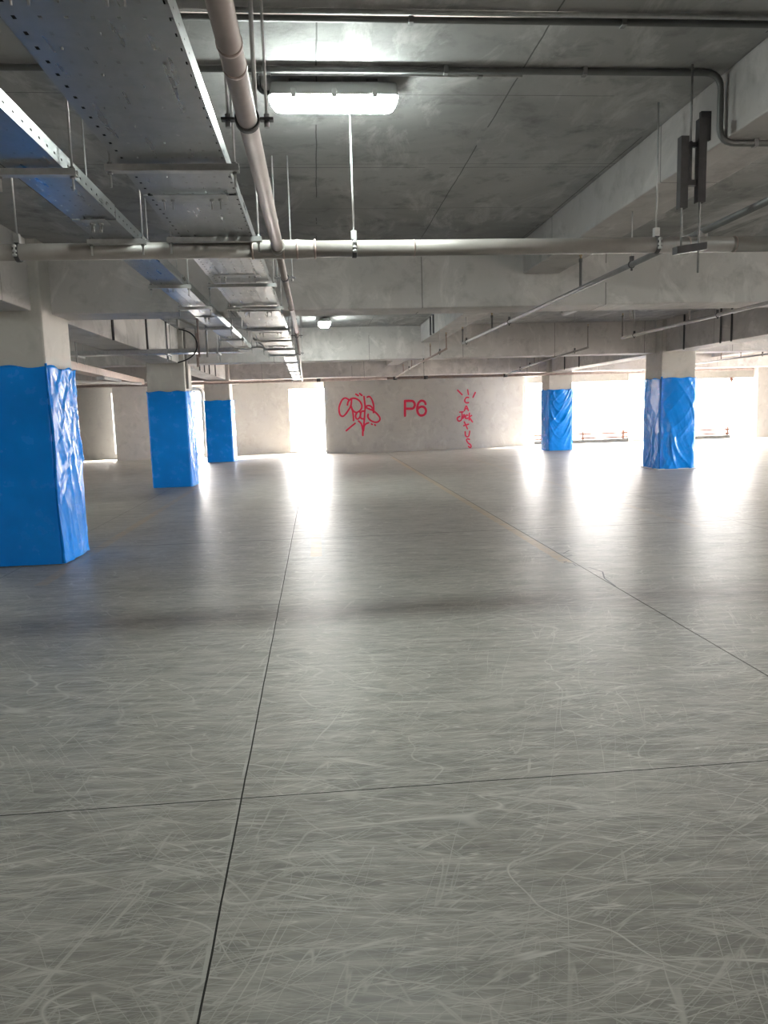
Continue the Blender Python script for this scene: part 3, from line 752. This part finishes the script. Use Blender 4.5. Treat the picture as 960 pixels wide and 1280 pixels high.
ck = thing('cable_trunking', 'boxed trunking with warm light put into its pinkish colour, running away over the left bay beyond the nearest column', 'trunking', (-4.55, 15, 2.42))
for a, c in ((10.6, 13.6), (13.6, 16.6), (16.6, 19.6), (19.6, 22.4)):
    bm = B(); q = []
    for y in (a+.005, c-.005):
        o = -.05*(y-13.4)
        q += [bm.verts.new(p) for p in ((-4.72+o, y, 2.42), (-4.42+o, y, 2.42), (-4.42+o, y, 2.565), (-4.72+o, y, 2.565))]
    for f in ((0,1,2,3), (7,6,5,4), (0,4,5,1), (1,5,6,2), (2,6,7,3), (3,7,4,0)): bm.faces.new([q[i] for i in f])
    obj('trunking_length', bm, 'trunking_warm_lit', ck)
for y, s in ((13.6, 'dark strip fixture under the pinkish trunking, nearer one'), (18.2, 'dark strip fixture under the pinkish trunking, farther one')):
    o = -.05*(y-13.4)-4.50
    t = thing('strip_fixture', s, 'lamp', (o, y, 2.42), 'dark fixtures under the trunking')
    bm = B(); box(bm, o-.09, o+.09, y-.75, y+.75, 2.35, 2.419, .012); obj('housing', bm, 'dark_steel', t)
    
    for a, c in ((.752, .775), (-.775, -.752)):
        bm = B(); box(bm, o-.08, o+.08, y+a, y+c, 2.345, 2.415, .006); obj('end_cap', bm, 'white_plastic', t)

# ------------------------------------------------------------------ conduits
def conduit(label, pts, r, mat, rad=.06, clips=(), name='conduit', cat='conduit', group=None):
    bm = B(); tube(bm, rounded(pts, rad) if len(pts) > 2 else pts, r, 12)
    if not clips: return tag(obj(name, bm, mat, loc=tuple(pts[0])), label, cat, group)
    t = thing(name, label, cat, tuple(pts[0]), group)
    obj('conduit_length', bm, mat, t)
    for (x, y, z, up) in clips:
        bm = B(); box(bm, x-.012, x+.012, y-.02, y+.02, z-r-.004, z+r+.004, .003)
        obj('saddle_clip', bm, 'dull_steel', t)
    return t
CZ = SLAB-.02
conduit('dark conduit across the ceiling above the lamp, bending down the shallow beam', [(-8, 4.2, CZ), (2.265, 4.2, CZ), (2.265, 4.2, SEC-.022), (6.5, 4.2, SEC-.022)], .017, 'conduit_grey', .09, clips=[(x, 4.2, CZ, 1) for x in (-2.1, -.72, -.2, .75, 1.5)] + [(2.47, 4.2, SEC-.022, 1)])
conduit('paler thin conduit directly above the lit lamp, ending past it', [(-.28, 4.272, SLAB-.011), (1.18, 4.272, SLAB-.011)], .010, 'galvanised', clips=[(-.18, 4.272, SLAB-.012, 1), (.95, 4.272, SLAB-.012, 1)])
conduit('conduit crossing the ceiling along the top edge of the picture', [(-8, 3.68, CZ), (2.28, 3.68, CZ)], .016, 'conduit_grey', clips=[(-.55, 3.68, CZ, 1), (.5, 3.68, CZ, 1), (1.5, 3.68, CZ, 1)])
conduit('flat pale cable strip beside the topmost ceiling conduit', [(-.3, 3.62, CZ), (2.28, 3.62, CZ)], .011, 'galvanised')
conduit('thin upright conduit beside the long pinkish pipe, reaching the ceiling', [(-.165, 2.75, 2.52), (-.165, 2.75, SLAB)], .008, 'galvanised')
for y, s in ((11.03, 'single dark conduit down the left lengthwise beam, nearest of three'), (13.2, 'hooked conduit down the left lengthwise beam, second of three'), (14.9, 'conduit down the left lengthwise beam just before the second column')):
    conduit(s, [(-2.775, y, SLAB-.01), (-2.775, y, 2.57)], .018, 'dark_conduit', group='conduits on the lengthwise beams')
for y, s in ((15.37, 'dark upright conduit on the right lengthwise beam nearest the large wrapped column'), (13.93, 'dark upright conduit on the right lengthwise beam, left one of a close pair'), (13.55, 'dark upright conduit on the right lengthwise beam, right one of a close pair'),
             (23.0, 'upright conduit on the far right beam above the small wrapped column, left one'), (21.7, 'upright conduit on the far right beam above the small wrapped column, right one')):
    conduit(s, [(7.645, y, SLAB-.01), (7.645, y, 2.56)], .018, 'dark_conduit', group='conduits on the lengthwise beams')
for y, s in ((18.9, 'first'), (19.7, 'second'), (20.6, 'third'), (21.8, 'fourth')):
    conduit(s + ' upright conduit on the left lengthwise beam beyond the second column', [(-2.775, y, SLAB-.01), (-2.775, y, 2.57)], .018, 'conduit_grey', group='conduits on the lengthwise beams')
for y, s in ((14.6, 'nearer'), (14.95, 'farther')):
    conduit(s + ' dark conduit on the shallow beam beyond the small lit lamp', [(2.285, y, SLAB-.01), (2.285, y, SEC)], .02, 'dark_conduit', group='conduits on the lengthwise beams')
# pipes and cable at the second column
conduit('rust-brown upright pipe at the second column, left one of two', [(-2.63, 16.1, 2.05), (-2.63, 16.1, SLAB)], .03, 'pipe_paint', group='upright pipes at the second column')
conduit('upright pipe at the second column, right one of two', [(-2.42, 16.3, 2.5), (-2.42, 16.3, SLAB)], .03, 'coupling_paint', group='upright pipes at the second column')
conduit('thin upright pipe beside the narrow tray, left one of the pair near the cable loop', [(-1.83, 12.5, 2.42), (-1.83, 12.5, SLAB)], .018, 'coupling_paint', group='upright pipes near the cable loop')
conduit('thin upright pipe beside the narrow tray, right one of the pair near the cable loop', [(-1.70, 12.5, 2.42), (-1.70, 12.5, SLAB)], .018, 'pale_pvc', group='upright pipes near the cable loop')
bm = B(); pts = []
for k in range(25):
    a = k/24
    pts.append((-2.12 + .27*math.sin(PI*a*1.05), 12.45 - .02*math.sin(9*a), 2.86 - .52*a + .05*math.sin(PI*2*a)))
tube(bm, pts, .011, 8)
tag(obj('cable_loop', bm, 'black_rubber'), 'slack black cable loop above the crosswise tray right of the second column', 'cable')
bm = B(); tube(bm, rounded([(-2.2, 12.5, 3.04), (-2.12, 12.5, 3.04), (-1.86, 12.5, 2.88), (-1.86, 12.5, 2.8)], .04), .022, 10); tube(bm, [(-2.14, 12.5, 3.12), (-2.14, 12.5, 2.9)], .02, 8)
tag(obj('bent_pipe', bm, 'pale_pvc'), 'short pale bent pipe end above the slack cable loop', 'pipe')
bm = B(); tube(bm, [(-.93, 12.1, 2.66), (-.74, 12.0, 2.52)], .02, 8); box(bm, -.95, -.72, 12.03, 12.06, 2.5, 2.53)
tag(obj('pull_bracket', bm, 'galvanised'), 'small slanting bright bracket between the two tray ends', 'bracket')

# ------------------------------------------------------------------ lamps
def lamp(x, y, length, label, lit, along='x', group='strip lamps on the ceiling', cord=False, hw=.07):
    t = thing('ceiling_lamp', label, 'lamp', (x, y, SLAB), group)
    L = length/2
    def loft(secs):
        bm = B(); rings = []
        for z, hl, hw, rad in secs:
            pts = []
            for sx, sy, a0 in ((1, 1, 0), (-1, 1, PI/2), (-1, -1, PI), (1, -1, 3*PI/2)):
                for k in range(6):
                    a = a0 + PI/2*k/5
                    u = sx*(hl-rad) + rad*math.cos(a); w = sy*(hw-rad) + rad*math.sin(a)
                    pts.append((x+u, y+w, z) if along == 'x' else (x-w, y+u, z))
            rings.append([bm.verts.new(p) for p in pts])
        n = len(rings[0])
        for a, b_ in zip(rings, rings[1:]):
            for k in range(n):
                f = bm.faces.new((a[k], a[(k+1) % n], b_[(k+1) % n], b_[k])); f.smooth = True
        bm.faces.new(rings[0]); bm.faces.new(rings[-1][::-1])
        return bm
    obj('housing', loft([(SLAB-.03, L-.03, hw-.015, .02), (SLAB-.035, L-.012, hw-.004, .025), (SLAB-.085, L-.004, hw+.002, .03), (SLAB-.092, L, hw+.006, .032), (SLAB-.1, L, hw+.006, .032)]), 'lamp_housing', t)
    obj('diffuser', loft([(SLAB-.099, L-.004, hw, .03), (SLAB-.125, L-.012, hw-.004, .035), (SLAB-.15, L-.03, hw-.018, .035), (SLAB-.158, L-.05, hw-.035, .03)]), 'lamp_diffuser' if lit else 'dead_diffuser', t)
    bm = B()
    for u in (-.62*L, 0, .62*L):
        for w in (-1, 1):
            c = (x+u, y+w*(hw+.007)) if along == 'x' else (x+w*(hw+.007), y+u)
            bm = B(); box(bm, c[0]-.014, c[0]+.014, c[1]-.007, c[1]+.007, SLAB-.116, SLAB-.07, .003); obj('clip', bm, 'lamp_clip', t)
    bm = B()
    for u in (-.6*L, .6*L):
        c = (x+u, y) if along == 'x' else (x, y+u)
        bm = B(); box(bm, c[0]-.03, c[0]+.03, c[1]-.02, c[1]+.02, SLAB-.034, SLAB); obj('mounting_foot', bm, 'dull_steel', t)
    if cord:
        bm = B(); tube(bm, rounded([(x-L+.01, y-.01, SLAB-.07), (x-L-.05, y-.01, SLAB-.07), (x-L-.05, y-.03, SLAB-.01), (x-L-.05, y-.14, SLAB-.012)], .04), .012, 10); obj('cord', bm, 'black_rubber', t)
    return t
lamp(.163, 4.375, .70, 'lit strip lamp glowing greenish white on the ceiling near the top', True, cord=True)
lamp(.22, 14.9, .6, 'small lit lamp seen end-on behind the first beam', True, 'y', hw=.1)
lamp(4.62, 13.6, .71, 'unlit strip lamp behind the first beam, seen above the small wrapped column', False, 'y')
lamp(-6.4, 20.0, 1.0, 'unlit strip lamp in the far left bay by the second column', False, 'y')
for x, y, s in ((.2, -3.6, 'unlit strip lamp on the ceiling behind the camera'), (-6.5, -3.6, 'unlit strip lamp behind the camera over the left bay'), (6.0, -3.6, 'unlit strip lamp behind the camera over the right bay'), (5.9, 4.4, 'lit fill lamp added beyond the right edge, right of the shallow beam'), (11.5, 12.5, 'lit fill lamp added in the bright right bay out of view'), (-6.0, 4.4, 'lit fill lamp added over the left bay beyond the left edge of view'), (-11.0, 12.8, 'lit fill lamp added deep in the left bay, out of view'), (-12.0, 20.5, 'unlit strip lamp at the far end of the left bay, out of view'), (-6.5, 12.2, 'lit fill lamp added out of sight above the nearest left column')):  # the lit ones are unseen lamps added to fill the interior
    lamp(x, y, .71, s, s.startswith('lit'))

# ------------------------------------------------------------------ hanging bracket at the right
bk = thing('hanging_bracket', 'dark hanging channel bracket with two upright pieces before the big pipe', 'bracket', (2.1, 4.2, 2.35))
for (x, y, z0, z1, rz) in ((2.03, 4.14, 2.54, 2.91, 2.30), (2.13, 4.14, 2.57, 3.0, 2.20)):
    bm = B(); w = .022
    prism(bm, [(x-w, y-w), (x+w, y-w), (x+w, y+w), (x+w-.006, y+w), (x+w-.006, y-w+.006), (x-w+.006, y-w+.006), (x-w+.006, y+w), (x-w, y+w)], 2, z0, z1); obj('upright_channel', bm, 'dark_steel', bk)
    bm = B(); tube(bm, [(x, y, rz), (x, y, z1-.03)], .0062, 8); r = obj('threaded_rod', bm, 'dull_steel', bk)
bm = B(); box(bm, 2.03, 2.13, 4.135, 4.165, 2.66, 2.69); box(bm, 2.03, 2.13, 4.14, 4.16, 2.86, 2.885); box(bm, 2.07, 2.082, 4.14, 4.16, 2.69, 2.89); obj('link_plate', bm, 'dark_steel', bk)
bm = B(); tube(bm, [(2.076, 4.15, 2.88), (2.076, 4.15, SLAB)], .006, 8); obj('threaded_rod', bm, 'dull_steel', bk)
bm = B(); box(bm, 2.24, 2.30, 4.36, 4.385, 2.97, 3.125); obj('wall_plate', bm, 'dark_steel', bk)
bm = B(); q = Vector((.105, .05, 0)); a = Vector((1.985, 4.12, 2.315)); e = Vector((2.175, 4.16, 2.345)); d = (e-a).normalized(); s_ = Vector((-d.y, d.x, 0))*.021
vs = []
for p in (a, e):
    for du, dz in ((-1, -.02), (1, -.02), (1, .02), (-1, .02)): vs.append(bm.verts.new(p + s_*du + Vector((0, 0, dz))))
for f in ((0,1,2,3), (7,6,5,4), (0,4,5,1), (1,5,6,2), (2,6,7,3), (3,7,4,0)): bm.faces.new([vs[i] for i in f])
obj('cross_channel', bm, 'dark_steel', bk)
# loose hooks under the far bays
for x, y, s in ((4.82, 11.3, 'bent wire hook hanging left of the pale sprinkler branch'),):
    bm = B(); tube(bm, [(x-.05, y, SEC+.1), (x-.06, y, 2.8), (x+.02, y, 2.66), (x-.02, y, 2.9), (x, y, SLAB)], .007, 6)
    tag(obj('wire_hook', bm, 'pale_pvc'), s, 'hook')
# hairline crack wandering across the joint at the right
bm = B(); pts = [(2.35, 6.98), (2.30, 6.93), (2.37, 6.86), (2.36, 6.75), (2.45, 6.66), (2.5, 6.45), (2.42, 6.2), (2.4, 5.9)]
pts2 = [(2.42, 7.2), (2.5, 7.25), (2.44, 7.36), (2.55, 7.5)]
for P in (pts, pts2):
    for (xa, ya), (xb, yb) in zip(P, P[1:]):
        d = Vector((xb-xa, yb-ya, 0)).normalized(); s_ = Vector((-d.y, d.x, 0))*.006
        v = [bm.verts.new(p) for p in (Vector((xa, ya, .0015))-s_, Vector((xb, yb, .0015))-s_, Vector((xb, yb, .0015))+s_, Vector((xa, ya, .0015))+s_)]
        bm.faces.new(v)
fl = bpy.data.objects['floor']; obj('crack', bm, 'dark_conduit', fl)['label'] = 'dark hairline crack'

# ------------------------------------------------------------------ light, camera
W = bpy.data.worlds.new('daylight'); SC.world = W; W.use_nodes = True
bg = W.node_tree.nodes['Background']; bg.inputs[0].default_value = (1.0, .965, .93, 1); bg.inputs[1].default_value = SKY

sun = bpy.data.lights.new('sun', 'SUN'); sun.energy = SUN; sun.angle = .03; sun.color = (1.0, .88, .76)
so = bpy.data.objects.new('sun', sun); COL.objects.link(so)
so.rotation_euler = Vector((.70, .48, .53)).to_track_quat('Z', 'Y').to_euler()

# daylight portals: sampling guides standing exactly in the real openings, giving off no light of their own
def portal(c, d, w, h):
    l = bpy.data.lights.new('window_portal', 'AREA'); l.shape = 'RECTANGLE'; l.size = w; l.size_y = h; l.cycles.is_portal = True
    o = bpy.data.objects.new('window_portal', l); COL.objects.link(o); o.location = c
    d = Vector(d); x = Vector((0, 0, 1)).cross(-d); o.rotation_euler = Matrix((x, Vector((0, 0, 1)), -d)).transposed().to_euler()
portal((-.35, YF+.32, 1.2), (0, -1, 0), 1.35, 2.4)
portal((-4.47, YF+.32, 1.2), (0, -1, 0), .6, 2.4)
portal((-7.13, YF+.32, 1.3), (0, -1, 0), .5, 2.3)
portal((10.0, YF+.52, 1.17), (0, -1, 0), 4.4, 2.36)
portal((14.9, YF+.52, 1.17), (0, -1, 0), 4.6, 2.36)
for a, c_ in ((8.8, 16.2), (17.0, 20.5)): portal((XR+.31, (a+c_)/2, 1.36), (-1, 0, 0), c_-a, 2.46)
portal((XL-.31, 14.0, 1.6), (1, 0, 0), 2.0, 1.44)
portal((6.95, YB-.31, 1.47), (0, 1, 0), 1.94, 2.0)

f, yaw, pitch, roll = 943.2, .08444, -.13451, -.0294
cy, sy, cp, sp = math.cos(yaw), math.sin(yaw), math.cos(pitch), math.sin(pitch)
fw = Vector((sy*cp, cy*cp, sp)); rt = Vector((cy, -sy, 0)); up = rt.cross(fw)
r2 = rt*math.cos(roll) + up*math.sin(roll); u2 = up*math.cos(roll) - rt*math.sin(roll)
cam = bpy.data.cameras.new('camera'); co = bpy.data.objects.new('camera', cam); COL.objects.link(co)
M = Matrix((r2, u2, -fw)).transposed().to_4x4(); M.translation = Vector((0, 0, 1.5)); co.matrix_world = M
cam.sensor_fit = 'VERTICAL'; cam.sensor_height = 36; cam.lens = f/1280*36; cam.clip_start = .05; cam.clip_end = 400
SC.camera = co
for o in list(bpy.data.objects):
    if '_at' in o: del o['_at']
SC.view_settings.view_transform = 'Standard'; SC.view_settings.look = 'None'
SC.view_settings.gamma = 1; SC.view_settings.use_curve_mapping = False; SC.view_settings.exposure = EXPO
c = SC.cycles
c.max_bounces = 8; c.diffuse_bounces = 5; c.glossy_bounces = 4; c.transparent_max_bounces = 12
c.sample_clamp_indirect = 12; c.use_denoising = True; c.caustics_reflective = False; c.caustics_refractive = False
